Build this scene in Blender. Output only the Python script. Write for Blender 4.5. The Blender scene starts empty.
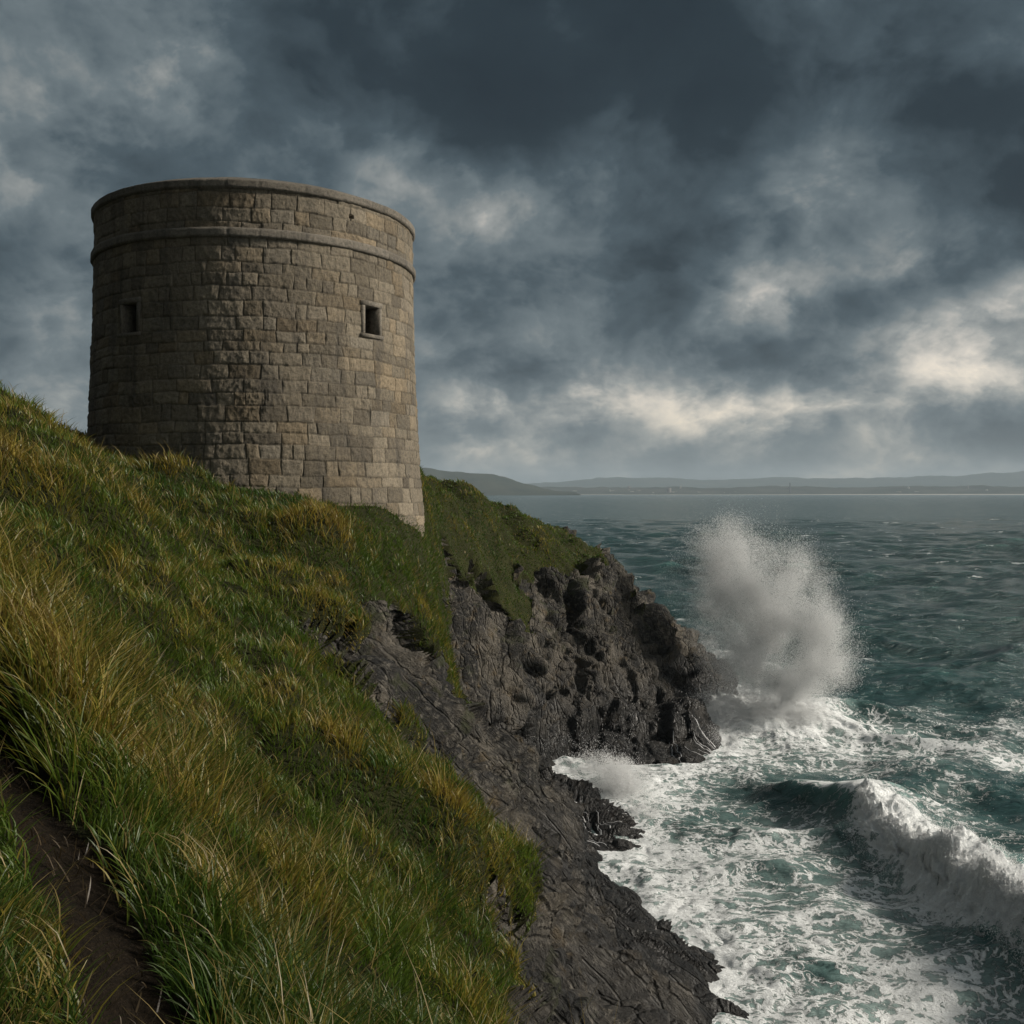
import bpy, math
import numpy as np

R = math.radians
EYE = 14.0                      # height of the eye above the sea; sea level is z = 0
rng = np.random.default_rng(11)
sc = bpy.context.scene

# ------------------------------------------------------------------ camera
cam_d = bpy.data.cameras.new('camera'); cam = bpy.data.objects.new('camera', cam_d)
sc.collection.objects.link(cam)
cam.location = (0, 0, EYE); cam.rotation_euler = (R(90), 0, 0)
cam_d.sensor_width = 36; cam_d.lens = 36*1000/1024.0; cam_d.shift_y = -19/1024.0
cam_d.clip_start = 0.1; cam_d.clip_end = 60000
sc.camera = cam
sc.view_settings.view_transform = 'Standard'; sc.view_settings.look = 'None'
sc.view_settings.exposure = 0.15; sc.view_settings.gamma = 1
sc.cycles.max_bounces = 14; sc.cycles.diffuse_bounces = 13; sc.cycles.transmission_bounces = 12; sc.cycles.transparent_max_bounces = 8
sc.cycles.volume_bounces = 0
sc.cycles.sample_clamp_indirect = 8

# ------------------------------------------------------------------ node helpers
class NT:
    def __init__(s, tree): s.t = tree; s.n = tree.nodes; s.l = tree.links
    def new(s, typ, **kw):
        nd = s.n.new(typ)
        for k, v in kw.items(): setattr(nd, k, v)
        return nd
    def link(s, a, b): s.l.new(a, b)
    def put(s, sock, v):
        if isinstance(v, bpy.types.NodeSocket): s.l.new(v, sock)
        else: sock.default_value = v
    def math(s, op, a, b=0.0, c=0.0, clamp=False):
        nd = s.new('ShaderNodeMath', operation=op, use_clamp=clamp)
        for i, v in enumerate((a, b, c)): s.put(nd.inputs[i], v)
        return nd.outputs[0]
    def vmath(s, op, a, b=(0, 0, 0), scale=None):
        nd = s.new('ShaderNodeVectorMath', operation=op)
        s.put(nd.inputs[0], a); s.put(nd.inputs[1], b)
        if scale is not None: s.put(nd.inputs['Scale'], scale)
        return nd.outputs['Value'] if op in ('DOT_PRODUCT', 'LENGTH', 'DISTANCE') else nd.outputs['Vector']
    def noise(s, vec, scale, detail=4, rough=.55, dist=0.0, lac=2.0):
        nd = s.new('ShaderNodeTexNoise'); nd.inputs['Scale'].default_value = scale
        nd.inputs['Detail'].default_value = detail; nd.inputs['Roughness'].default_value = rough
        nd.inputs['Distortion'].default_value = dist; nd.inputs['Lacunarity'].default_value = lac
        if vec is not None: s.l.new(vec, nd.inputs['Vector'])
        return nd
    def ramp(s, fac, stops, interp='LINEAR'):
        nd = s.new('ShaderNodeValToRGB'); cr = nd.color_ramp; cr.interpolation = interp
        while len(cr.elements) < len(stops): cr.elements.new(.5)
        for e, (p, c) in zip(cr.elements, stops):
            e.position = p; e.color = (*c, 1) if len(c) == 3 else c
        s.put(nd.inputs[0], fac); return nd.outputs['Color']
    def mix(s, fac, a, b, mode='MIX'):
        nd = s.new('ShaderNodeMix', data_type='RGBA', blend_type=mode)
        s.put(nd.inputs[0], fac)
        for k, v in ((6, a), (7, b)):
            s.put(nd.inputs[k], (*v, 1) if isinstance(v, tuple) and len(v) == 3 else v)
        return nd.outputs[2]
    def sstep(s, x, a, b):
        nd = s.new('ShaderNodeMapRange', interpolation_type='SMOOTHSTEP')
        s.put(nd.inputs['Value'], x); s.put(nd.inputs['From Min'], a); s.put(nd.inputs['From Max'], b)
        return nd.outputs['Result']

def material(name):
    m = bpy.data.materials.new(name); m.use_nodes = True
    m.node_tree.nodes.clear(); nt = NT(m.node_tree)
    return m, nt, nt.new('ShaderNodeOutputMaterial')

# ------------------------------------------------------------------ sky and sun
sun_dir = np.array((0.92, 0.02, 0.43)); sun_dir /= np.linalg.norm(sun_dir)
SUN_EL = math.asin(sun_dir[2]); SUN_AZ = math.atan2(sun_dir[0], sun_dir[1])
sd = bpy.data.lights.new('sun', 'SUN'); sun = bpy.data.objects.new('sun', sd)
sc.collection.objects.link(sun)
sd.energy = 4.9; sd.angle = R(11); sd.color = (1.0, .915, .80)
from mathutils import Vector
sun.rotation_euler = Vector(sun_dir).to_track_quat('Z', 'Y').to_euler()

def pix_dir(px, py):
    d = np.array(((px-512)/1000, 1.0, -(py-493)/1000)); return tuple(d/np.linalg.norm(d))

world = bpy.data.worlds.new('World'); sc.world = world; world.use_nodes = True
world.node_tree.nodes.clear(); w = NT(world.node_tree)
wo = w.new('ShaderNodeOutputWorld'); bg = w.new('ShaderNodeBackground')
w.link(bg.outputs[0], wo.inputs[0])
tc = w.new('ShaderNodeTexCoord'); D = tc.outputs['Generated']
sep = w.new('ShaderNodeSeparateXYZ'); w.link(D, sep.inputs[0])
zc = w.math('MAXIMUM', sep.outputs['Z'], 0.0)
den = w.math('MULTIPLY_ADD', zc, .50, .30)
comb = w.new('ShaderNodeCombineXYZ')
w.link(w.math('DIVIDE', sep.outputs['X'], den), comb.inputs[0])
w.link(w.math('DIVIDE', sep.outputs['Y'], den), comb.inputs[1])
P = comb.outputs[0]
def cloud_depth(p):
    na = w.noise(p, 1.7, 6, .52, .25); na.noise_dimensions = '2D'; a = na.outputs['Fac']
    b = w.noise(w.vmath('ADD', p, (7.3, 2.1, 0.4)), 4.2, 11, .60, .15); b.noise_dimensions = '2D'
    pw_ = w.vmath('ADD', p, w.vmath('SCALE', w.vmath('SUBTRACT', b.outputs['Color'], (.5, .5, .5)), scale=.30))
    v = w.new('ShaderNodeTexVoronoi', feature='SMOOTH_F1', voronoi_dimensions='2D'); v.inputs['Scale'].default_value = 3.4
    v.inputs['Detail'].default_value = 3; v.inputs['Roughness'].default_value = .5; v.inputs['Smoothness'].default_value = .6
    w.link(pw_, v.inputs['Vector'])
    r = w.math('ADD', w.math('MULTIPLY', a, .55), w.math('MULTIPLY', b.outputs['Fac'], .48))
    return w.math('ADD', r, w.math('MULTIPLY_ADD', v.outputs['Distance'], -.30, .24))
dA = cloud_depth(P); dB = cloud_depth(w.vmath('ADD', P, (.10, -.04, .06)))
# thick = dark; the flank that faces the light is paler
t = w.math('ADD', dA, w.math('MULTIPLY', w.math('SUBTRACT', dA, dB), -.55))
t = w.math('MULTIPLY_ADD', t, 1.30, -.168)
# big cloud banks and breaks, each a bearing on the real sky
warp = w.new('ShaderNodeTexNoise'); warp.inputs['Scale'].default_value = 4.0; warp.inputs['Detail'].default_value = 8; warp.inputs['Roughness'].default_value = .55
w.link(D, warp.inputs['Vector'])
Dw = w.vmath('ADD', D, w.vmath('MULTIPLY', w.vmath('SUBTRACT', warp.outputs['Color'], (.5, .5, .5)), (.26, .26, .20)))
LOBES = [  # px, py, width (rad), squash in z, weight (+ dark)
    (600, 60, .19, 1.2, .44), (780, 60, .19, 1.3, .22), (480, 110, .12, 1.0, .18), (985, 190, .13, 1.0, .36), (1000, 90, .2, 1.2, .14),
    (700, 335, .14, 2.2, .20), (560, 330, .12, 1.8, .08), (60, 60, .30, 1.0, .10), (250, 120, .2, 1.2, .10), (40, 280, .12, 1.4, .16), (920, 360, .05, 1.6, .14),
    (850, 150, .085, .7, -.34), (750, 262, .06, 1.1, -.30), (540, 270, .06, 1.1, -.24), (1000, 335, .085, 1.6, -.40), (880, 350, .07, 2.0, -.08),
    (440, 180, .09, 1.0, -.18), (215, 80, .09, 1.0, -.18), (30, 400, .12, 1.6, .06), (30, 215, .10, 2.0, .02),
    (720, 422, .30, 10, -.18), (930, 395, .16, 7.0, -.14), (480, 418, .12, 9.0, -.10), (20, 410, .15, 4, -.05),
]
for px, py, wd, sq, wt in LOBES:
    c = pix_dir(px, py)
    v = w.vmath('MULTIPLY', w.vmath('SUBTRACT', Dw, c), (1, 1, sq))
    r2 = w.vmath('DOT_PRODUCT', v, v)
    g = w.math('MULTIPLY', w.math('EXPONENT', w.math('MULTIPLY', r2, -1.0/(wd*wd))), wt)
    t = w.math('ADD', t, g)
cloud = w.ramp(w.math('MULTIPLY', t, .75), [(0.09, (.86, .70, .53)), (.20, (.56, .495, .42)), (.30, (.285, .295, .285)), (.405, (.130, .162, .178)),
                   (.525, (.056, .081, .099)), (.69, (.0175, .030, .041)), (1.0, (.0075, .015, .024))])
# sky out of view on the sun's side is brightened to add side light
side = w.math('ADD', w.math('MULTIPLY', sep.outputs['X'], 1.0), w.math('MULTIPLY', sep.outputs['Y'], -.45))
lift = w.math('MULTIPLY_ADD', w.sstep(side, .35, 1.05), 1.6, 1.0)
lee = w.vmath('DOT_PRODUCT', D, (-.62, -.76, .2))
lift = w.math('MULTIPLY', lift, w.math('MULTIPLY_ADD', w.sstep(lee, .15, .75), -.78, 1.0))  # dark overcast added out of view, behind left, to dim the tower's left flank
cloud = w.vmath('SCALE', cloud, scale=lift)
hz = w.math('EXPONENT', w.math('MULTIPLY', zc, -26.0))
cloud = w.mix(w.math('MULTIPLY', hz, .6), cloud, (.245, .25, .24))
sky = w.new('ShaderNodeTexSky', sky_type='NISHITA'); sky.sun_disc = False
sky.sun_elevation = SUN_EL; sky.sun_rotation = SUN_AZ
gap = w.math('SUBTRACT', 1.0, w.sstep(t, .05, .5))
skyc = w.vmath('SCALE', sky.outputs[0], scale=w.math('MULTIPLY', gap, .35))
tot = w.vmath('ADD', w.vmath('SCALE', cloud, scale=10.0), skyc)
w.link(tot, bg.inputs['Color']); bg.inputs['Strength'].default_value = 0.10

# ------------------------------------------------------------------ numpy noise
_perm = rng.permutation(256).astype(np.int32); _perm = np.concatenate([_perm]*3)
_g3 = rng.normal(size=(256, 3)).astype(np.float32); _g3 /= np.linalg.norm(_g3, axis=1)[:, None]
def noise3(p):
    p = np.asarray(p, dtype=np.float32)
    i = np.floor(p).astype(np.int32); f = p-i; i &= 255
    u = f*f*f*(f*(f*6-15)+10)
    out = 0
    for dx in (0, 1):
        wx = u[..., 0] if dx else 1-u[..., 0]
        a = _perm[i[..., 0]+dx]
        for dy in (0, 1):
            wy = u[..., 1] if dy else 1-u[..., 1]
            b = _perm[(a+i[..., 1]+dy)]
            for dz in (0, 1):
                wz = u[..., 2] if dz else 1-u[..., 2]
                g = _g3[_perm[(b+i[..., 2]+dz)]]
                d = g[..., 0]*(f[..., 0]-dx)+g[..., 1]*(f[..., 1]-dy)+g[..., 2]*(f[..., 2]-dz)
                out = out+wx*wy*wz*d
    return out*1.5
def fbm(p, o=4, gain=.5, lac=2.03):
    p = np.asarray(p, dtype=np.float32); s = 0; a = 1.0
    for k in range(o):
        s = s+a*noise3(p+k*17.3); p = p*lac; a *= gain
    return s
def ridged(p, o=4, gain=.5, lac=2.1):
    p = np.asarray(p, dtype=np.float32); s = 0; a = 1.0
    for k in range(o):
        s = s+a*(1-2*np.abs(noise3(p+k*11.7))); p = p*lac; a *= gain
    return s
def facets(p, tilt=1.0, beta=13.0):
    """3-D Worley cells, each a tilted plane: the look of fractured rock. returns offset, edge distance"""
    p = np.asarray(p, dtype=np.float32); i = np.floor(p).astype(np.int32)
    d1 = np.full(p.shape[:-1], 9., np.float32); d2 = d1.copy(); off = np.zeros_like(d1); ws_ = np.zeros_like(d1)
    for dx in (-1, 0, 1):
        for dy in (-1, 0, 1):
            for dz in (-1, 0, 1):
                c = i+np.array((dx, dy, dz), np.int32); m = c & 255
                h = _perm[_perm[_perm[m[..., 0]]+m[..., 1]]+m[..., 2]]
                q = _g3[h]*.45+.5+c-p
                dd = (q*q).sum(-1)
                o = (_g3[(h+91) & 255]*-q).sum(-1)*tilt+_g3[(h+33) & 255][..., 0]*.5
                wq = np.exp(-beta*dd); off += o*wq; ws_ += wq
                near = dd < d1
                d2 = np.where(near, d1, np.minimum(d2, dd)); d1 = np.where(near, dd, d1)
    return off/(ws_+1e-12), np.sqrt(d2)-np.sqrt(d1)
def P3d(x, y, z=0, s=1.0, sx=1, sy=1, sz=1):
    x, y, z = np.broadcast_arrays(x, y, z)
    return np.stack([x*s*sx, y*s*sy, z*s*sz], -1)
def sst(x, a, b):
    t = np.clip((x-a)/(b-a), 0, 1); return t*t*(3-2*t)

# ------------------------------------------------------------------ mesh helper
def mesh_obj(name, verts, faces_flat, sizes, mat, smooth=True, parent=None, attrs=None):
    me = bpy.data.meshes.new(name); verts = np.asarray(verts, np.float32)
    me.vertices.add(len(verts)); me.vertices.foreach_set('co', verts.ravel())
    ff = np.asarray(faces_flat, np.int32); sizes = np.asarray(sizes, np.int32)
    me.loops.add(len(ff)); me.loops.foreach_set('vertex_index', ff)
    me.polygons.add(len(sizes)); st = np.zeros(len(sizes), np.int32); st[1:] = np.cumsum(sizes)[:-1]
    me.polygons.foreach_set('loop_start', st)
    me.update(calc_edges=True)
    if smooth: me.polygons.foreach_set('use_smooth', np.ones(len(sizes), bool))
    for k, v in (attrs or {}).items():
        v = np.asarray(v, np.float32)
        if v.ndim == 1:
            a = me.attributes.new(k, 'FLOAT', 'POINT'); a.data.foreach_set('value', v)
        else:
            if v.shape[1] == 3: v = np.concatenate([v, np.ones((len(v), 1), np.float32)], 1)
            a = me.attributes.new(k, 'FLOAT_COLOR', 'POINT'); a.data.foreach_set('color', v.ravel())
    if mat: me.materials.append(mat)
    o = bpy.data.objects.new(name, me); sc.collection.objects.link(o)
    if parent: o.parent = parent
    return o
def grid_quads(ni, nj, wrap=False):
    i = np.arange(ni-1 if not wrap else ni)[:, None]; j = np.arange(nj-1)[None, :]
    i2 = (i+1) % ni
    return np.stack(np.broadcast_arrays(i*nj+j, i2*nj+j, i2*nj+j+1, i*nj+j+1), -1).reshape(-1, 4)
def sub_mesh(name, V, quads, mat, attrs=None, smooth=True):
    used, inv = np.unique(quads.ravel(), return_inverse=True)
    at = {k: v[used] for k, v in (attrs or {}).items()}
    return mesh_obj(name, V[used], inv, np.full(len(quads), 4), mat, smooth, None, at)

# ------------------------------------------------------------------ materials
def attr(nt, name, out='Color'):
    a = nt.new('ShaderNodeAttribute', attribute_name=name); return a.outputs[out]
def mat_rock():
    m, nt, out = material('rock'); g = nt.new('ShaderNodeNewGeometry'); pos = g.outputs['Position']
    b = nt.new('ShaderNodeBsdfPrincipled')
    n1 = nt.noise(pos, .55, 6, .6, .4).outputs['Fac']; n2 = nt.noise(pos, 5, 6, .65).outputs['Fac']
    e1 = (.72, -.07, -.69); L_ = math.sqrt(sum(v*v for v in e1)); e1 = tuple(v/L_ for v in e1)
    sx = nt.new('ShaderNodeSeparateXYZ'); nt.link(pos, sx.inputs[0])
    hd = nt.sstep(nt.math('MULTIPLY_ADD', sx.outputs['X'], -.25, sx.outputs['Y']), 38, 47)
    pa = nt.vmath('SUBTRACT', pos, nt.vmath('SCALE', e1, scale=nt.math('MULTIPLY', nt.vmath('DOT_PRODUCT', pos, e1), .82)))
    pb_ = nt.vmath('MULTIPLY', pos, (1, 1, .28))
    mv = nt.new('ShaderNodeMix', data_type='VECTOR'); nt.put(mv.inputs[0], hd); nt.link(pa, mv.inputs[4]); nt.link(pb_, mv.inputs[5])
    pstr = nt.vmath('ADD', mv.outputs[1], nt.vmath('SCALE', nt.noise(pos, .8, 4).outputs['Color'], scale=.15))
    n3 = nt.noise(pstr, 9, 7, .7).outputs['Fac']
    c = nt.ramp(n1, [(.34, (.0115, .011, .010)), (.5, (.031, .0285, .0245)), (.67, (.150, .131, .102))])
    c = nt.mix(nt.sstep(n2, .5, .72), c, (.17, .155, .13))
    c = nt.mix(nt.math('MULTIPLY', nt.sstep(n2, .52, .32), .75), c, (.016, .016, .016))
    n7 = nt.noise(nt.vmath('ADD', mv.outputs[1], (3, 1, 7)), .42, 6, .6, 0).outputs['Fac']
    c = nt.mix(nt.math('MULTIPLY', nt.sstep(n7, .48, .60), nt.math('MULTIPLY_ADD', hd, .45, .25)), c, (.150, .132, .106))
    n4 = nt.noise(pos, 1.3, 5, .6).outputs['Fac']
    c = nt.mix(nt.math('MULTIPLY', nt.sstep(n4, .56, .70), .6), c, (.120, .085, .040))
    n5 = nt.noise(nt.vmath('ADD', pos, (9, 4, 2)), .9, 7, .66).outputs['Fac']
    c = nt.mix(nt.math('MULTIPLY', nt.sstep(n5, .54, .64), nt.math('MULTIPLY', nt.sstep(sx.outputs['Z'], 3, 8), .75)), c, (.040, .046, .016))   # moss above the splash
    sepz = nt.new('ShaderNodeSeparateXYZ'); nt.link(pos, sepz.inputs[0])
    wob = nt.math('MULTIPLY_ADD', n1, 4.0, -2.0)
    wet = nt.sstep(nt.math('ADD', sepz.outputs['Z'], wob), 5.5, 1.2)                          # splash zone: wet, dark
    c = nt.mix(nt.math('MULTIPLY', wet, .82), c, (.012, .013, .014))
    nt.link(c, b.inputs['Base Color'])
    nt.put(b.inputs['Roughness'], nt.math('MULTIPLY_ADD', wet, -.42, .85))
    nt.put(b.inputs['Specular IOR Level'], .35)
    vor = nt.new('ShaderNodeTexVoronoi', feature='DISTANCE_TO_EDGE'); vor.inputs['Scale'].default_value = 1.6
    wp = pstr
    nt.link(wp, vor.inputs['Vector'])
    crack = nt.sstep(vor.outputs['Distance'], 0, .06)
    n6 = nt.math('ABSOLUTE', nt.math('MULTIPLY_ADD', nt.noise(pstr, 1.7, 9, .66, 0).outputs['Fac'], 2.0, -1.0))
    h = nt.math('ADD', nt.math('MULTIPLY', n2, .40), nt.math('MULTIPLY', n3, .26))
    h = nt.math('ADD', h, nt.math('MULTIPLY', n6, .65))
    h = nt.math('ADD', h, nt.math('MULTIPLY', crack, .20))
    vb = nt.new('ShaderNodeTexVoronoi', feature='DISTANCE_TO_EDGE'); vb.inputs['Scale'].default_value = .75
    nt.link(nt.vmath('ADD', mv.outputs[1], nt.vmath('SCALE', nt.noise(pos, 1.1, 5).outputs['Color'], scale=.5)), vb.inputs['Vector'])
    h = nt.math('ADD', h, nt.math('MULTIPLY', nt.sstep(vb.outputs['Distance'], 0, .05), .40))
    vc = nt.new('ShaderNodeTexVoronoi', feature='F1'); vc.inputs['Scale'].default_value = 2.2; nt.link(pstr, vc.inputs['Vector'])
    sc_ = nt.new('ShaderNodeSeparateColor'); nt.link(vc.outputs['Color'], sc_.inputs[0])
    h = nt.math('ADD', h, nt.math('MULTIPLY', sc_.outputs[0], .22))
    bp = nt.new('ShaderNodeBump'); bp.inputs['Strength'].default_value = 1.0; bp.inputs['Distance'].default_value = .8
    nt.link(h, bp.inputs['Height']); nt.link(bp.outputs[0], b.inputs['Normal'])
    nt.link(b.outputs[0], out.inputs[0]); return m
def mat_turf(name, dark, light):
    m, nt, out = material(name); g = nt.new('ShaderNodeNewGeometry'); pos = g.outputs['Position']
    b = nt.new('ShaderNodeBsdfPrincipled'); b.inputs['Roughness'].default_value = .95
    b.inputs['Specular IOR Level'].default_value = .1
    n1 = nt.noise(pos, 1.4, 6, .65).outputs['Fac']; n2 = nt.noise(pos, 30, 5, .7).outputs['Fac']
    c = nt.mix(nt.sstep(n1, .35, .65), dark, light)
    c = nt.mix(nt.math('MULTIPLY', nt.sstep(n2, .45, .7), .5), c, tuple(v*1.9 for v in light))
    nt.link(c, b.inputs['Base Color'])
    bp = nt.new('ShaderNodeBump'); bp.inputs['Strength'].default_value = 1.0; bp.inputs['Distance'].default_value = .10
    nt.link(n2, bp.inputs['Height']); nt.link(bp.outputs[0], b.inputs['Normal'])
    nt.link(b.outputs[0], out.inputs[0]); return m
def mat_grass():
    m, nt, out = material('grass_blades')
    col = attr(nt, 'blade_col')
    d = nt.new('ShaderNodeBsdfDiffuse'); tr = nt.new('ShaderNodeBsdfTranslucent'); gl = nt.new('ShaderNodeBsdfGlossy')
    nt.link(col, d.inputs[0]); nt.link(col, tr.inputs[0]); gl.inputs['Roughness'].default_value = .45
    gl.inputs[0].default_value = (.8, .8, .8, 1)
    a = nt.new('ShaderNodeMixShader'); a.inputs[0].default_value = .45
    nt.link(d.outputs[0], a.inputs[1]); nt.link(tr.outputs[0], a.inputs[2])
    e = nt.new('ShaderNodeMixShader'); e.inputs[0].default_value = .025
    nt.link(a.outputs[0], e.inputs[1]); nt.link(gl.outputs[0], e.inputs[2])
    nt.link(e.outputs[0], out.inputs[0]); return m
def mat_stone(name, use_attr=True, base=(.27, .245, .205)):
    m, nt, out = material(name); g = nt.new('ShaderNodeNewGeometry'); pos = g.outputs['Position']
    b = nt.new('ShaderNodeBsdfPrincipled'); b.inputs['Roughness'].default_value = .9; b.inputs['Specular IOR Level'].default_value = .2
    n1 = nt.noise(pos, .5, 6, .6, .3).outputs['Fac']; n2 = nt.noise(pos, 9, 7, .7).outputs['Fac']
    n3 = nt.noise(pos, 45, 4, .7).outputs['Fac']
    c = attr(nt, 'stone_col') if use_attr else nt.mix(n2, tuple(v*.8 for v in base), tuple(v*1.2 for v in base))
    c = nt.mix(1.0, c, nt.ramp(n2, [(.28, (.5, .5, .5)), (.5, (1, 1, 1)), (.75, (1.35, 1.3, 1.22))]), 'MULTIPLY')
    c = nt.mix(1.0, c, nt.ramp(n3, [(.3, (.62, .62, .62)), (.6, (1.1, 1.1, 1.1))]), 'MULTIPLY')
    streak = nt.noise(nt.vmath('MULTIPLY', pos, (1.6, 1.6, .22)), 1.0, 5, .6).outputs['Fac']
    c = nt.mix(nt.math('MULTIPLY', nt.sstep(streak, .5, .72), .55), c, (.045, .043, .04))     # rain streaks
    c = nt.mix(nt.math('MULTIPLY', nt.sstep(n1, .55, .75), .35), c, (.07, .068, .058))
    nt.link(c, b.inputs['Base Color'])
    h = nt.math('ADD', n2, nt.math('MULTIPLY', n3, .5))
    bp = nt.new('ShaderNodeBump'); bp.inputs['Strength'].default_value = .9; bp.inputs['Distance'].default_value = .06
    nt.link(h, bp.inputs['Height']); nt.link(bp.outputs[0], b.inputs['Normal'])
    nt.link(b.outputs[0], out.inputs[0]); return m
def mat_plain(name, col, rough=.8, spec=.3):
    m, nt, out = material(name); b = nt.new('ShaderNodeBsdfPrincipled')
    g = nt.new('ShaderNodeNewGeometry')
    n = nt.noise(g.outputs['Position'], 6, 5, .65).outputs['Fac']
    c = nt.mix(n, tuple(v*.7 for v in col), tuple(min(1, v*1.3) for v in col))
    nt.link(c, b.inputs['Base Color']); b.inputs['Roughness'].default_value = rough; b.inputs['Specular IOR Level'].default_value = spec
    nt.link(b.outputs[0], out.inputs[0]); return m
def mat_foam(name, col=(.80, .82, .82), trans=.35):
    m, nt, out = material(name)
    d = nt.new('ShaderNodeBsdfDiffuse'); tr = nt.new('ShaderNodeBsdfTranslucent'); a = nt.new('ShaderNodeMixShader')
    d.inputs[0].default_value = (*col, 1); tr.inputs[0].default_value = (*col, 1); a.inputs[0].default_value = trans
    nt.link(d.outputs[0], a.inputs[1]); nt.link(tr.outputs[0], a.inputs[2]); nt.link(a.outputs[0], out.inputs[0]); return m

# ------------------------------------------------------------------ the land: measured spot heights
# columns of the survey: px -> (py, distance ahead Y, kind) ; z relative to the eye = -(py-493)/1000*Y
SPOTS = {
    0: [(1024, 3.6, 0), (800, 5.1, 0), (765, 5.6, 0), (700, 6.5, 0), (600, 9.5, 0), (500, 15, 0), (447, 20.5, 0), (428, 23, 0)],
    45: [(437, 27, 0)],
    90: [(1024, 3.9, 0), (950, 4.3, 0), (880, 4.9, 0), (800, 5.8, 0), (700, 8, 0), (600, 12, 0), (500, 20, 0), (464, 28, 0), (447, 32.5, 0)],
    200: [(1024, 4.3, 0), (950, 5.0, 0), (850, 6.5, 0), (750, 9.5, 0), (650, 14, 0), (550, 23, 0), (475, 33.0, 0)],
    300: [(1024, 5.2, 0), (900, 7.2, 0), (800, 10, 0), (700, 15, 0), (650, 18.5, .6), (600, 22, 0), (550, 27, 0), (499, 31.6, 0)],
    350: [(690, 17.5, .4), (640, 21.5, .9), (600, 25, .3), (555, 28.5, 0), (508, 32.6, 0)],
    400: [(1024, 6.4, 0), (950, 8, 0), (850, 12, 0), (775, 16, 0), (722, 19.5, .7), (680, 23, 1), (640, 27, 1), (600, 30, .5), (555, 32.6, 0), (517, 34.6, 0)],
    425: [(700, 24.5, 1), (645, 29.5, 1), (600, 33, .6), (552, 35.8, -.2), (517, 37.8, -.4)],
    440: [(1024, 7.2, 0), (900, 11.3, 0), (800, 17, .2), (740, 22, 1), (698, 28, 1), (676, 34, 1), (645, 39.5, 1), (605, 42, .7), (572, 43.5, .1), (540, 45.5, -.2), (514, 49, 0), (493, 54, 0), (487, 57, 0)],
    470: [(770, 24.5, 1), (724, 30.5, 1), (775, 37, 1), (712, 45.5, 1), (640, 47.5, 1), (602, 48.8, .6), (572, 50.3, .1), (520, 54, 0), (497, 59, 0)],
    500: [(1024, 8.6, 0), (950, 11, .1), (865, 17, .3), (800, 25, 1), (746, 35.5, 1), (785, 42, 1), (728, 47.8, 1), (650, 50, 1), (600, 52, 1), (572, 53.6, -.1), (592, 52.6, .3), (520, 58.5, 0), (505, 62, 0)],
    515: [(755, 39, 1), (782, 45, 1)],
    530: [(870, 17.5, .2), (1000, 10.2, .6), (960, 12.5, .7), (905, 16, .4)],
    560: [(1024, 12, 1), (950, 16, 1), (880, 22, 1), (830, 31, 1), (790, 41, 1), (772, 46.5, 1), (758, 51.8, 1), (700, 53.4, 1), (650, 55.2, 1), (600, 57.5, 1), (552, 60.4, .0), (574, 59, .5), (534, 63, -.1)],
    600: [(1024, 16, 1), (960, 19.5, 1), (900, 25, 1), (872, 29.5, 1), (815, 41, 1), (800, 43, 1), (768, 51, 1), (740, 52.5, 1), (700, 54.5, 1), (650, 57, 1), (600, 60, 1), (557, 63.5, .35)],
    640: [(832, 40.8, 1)],
    650: [(1024, 21, 1), (960, 25, 1), (915, 29, 1), (768, 51, 1), (730, 54, 1), (700, 56.5, 1), (650, 60, 1), (600, 65, 1)],
    700: [(1024, 25, 1), (976, 27.6, 1), (765, 51.5, 1), (722, 56.5, 1), (692, 62.5, 1), (652, 67, 1)],
    722: [(676, 70.5, 1)],
}
pts = []
for px, col in SPOTS.items():
    for py, Y, k in col: pts.append(((px-512)/1000*Y, Y, -(py-493)/1000*Y, k))
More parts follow.
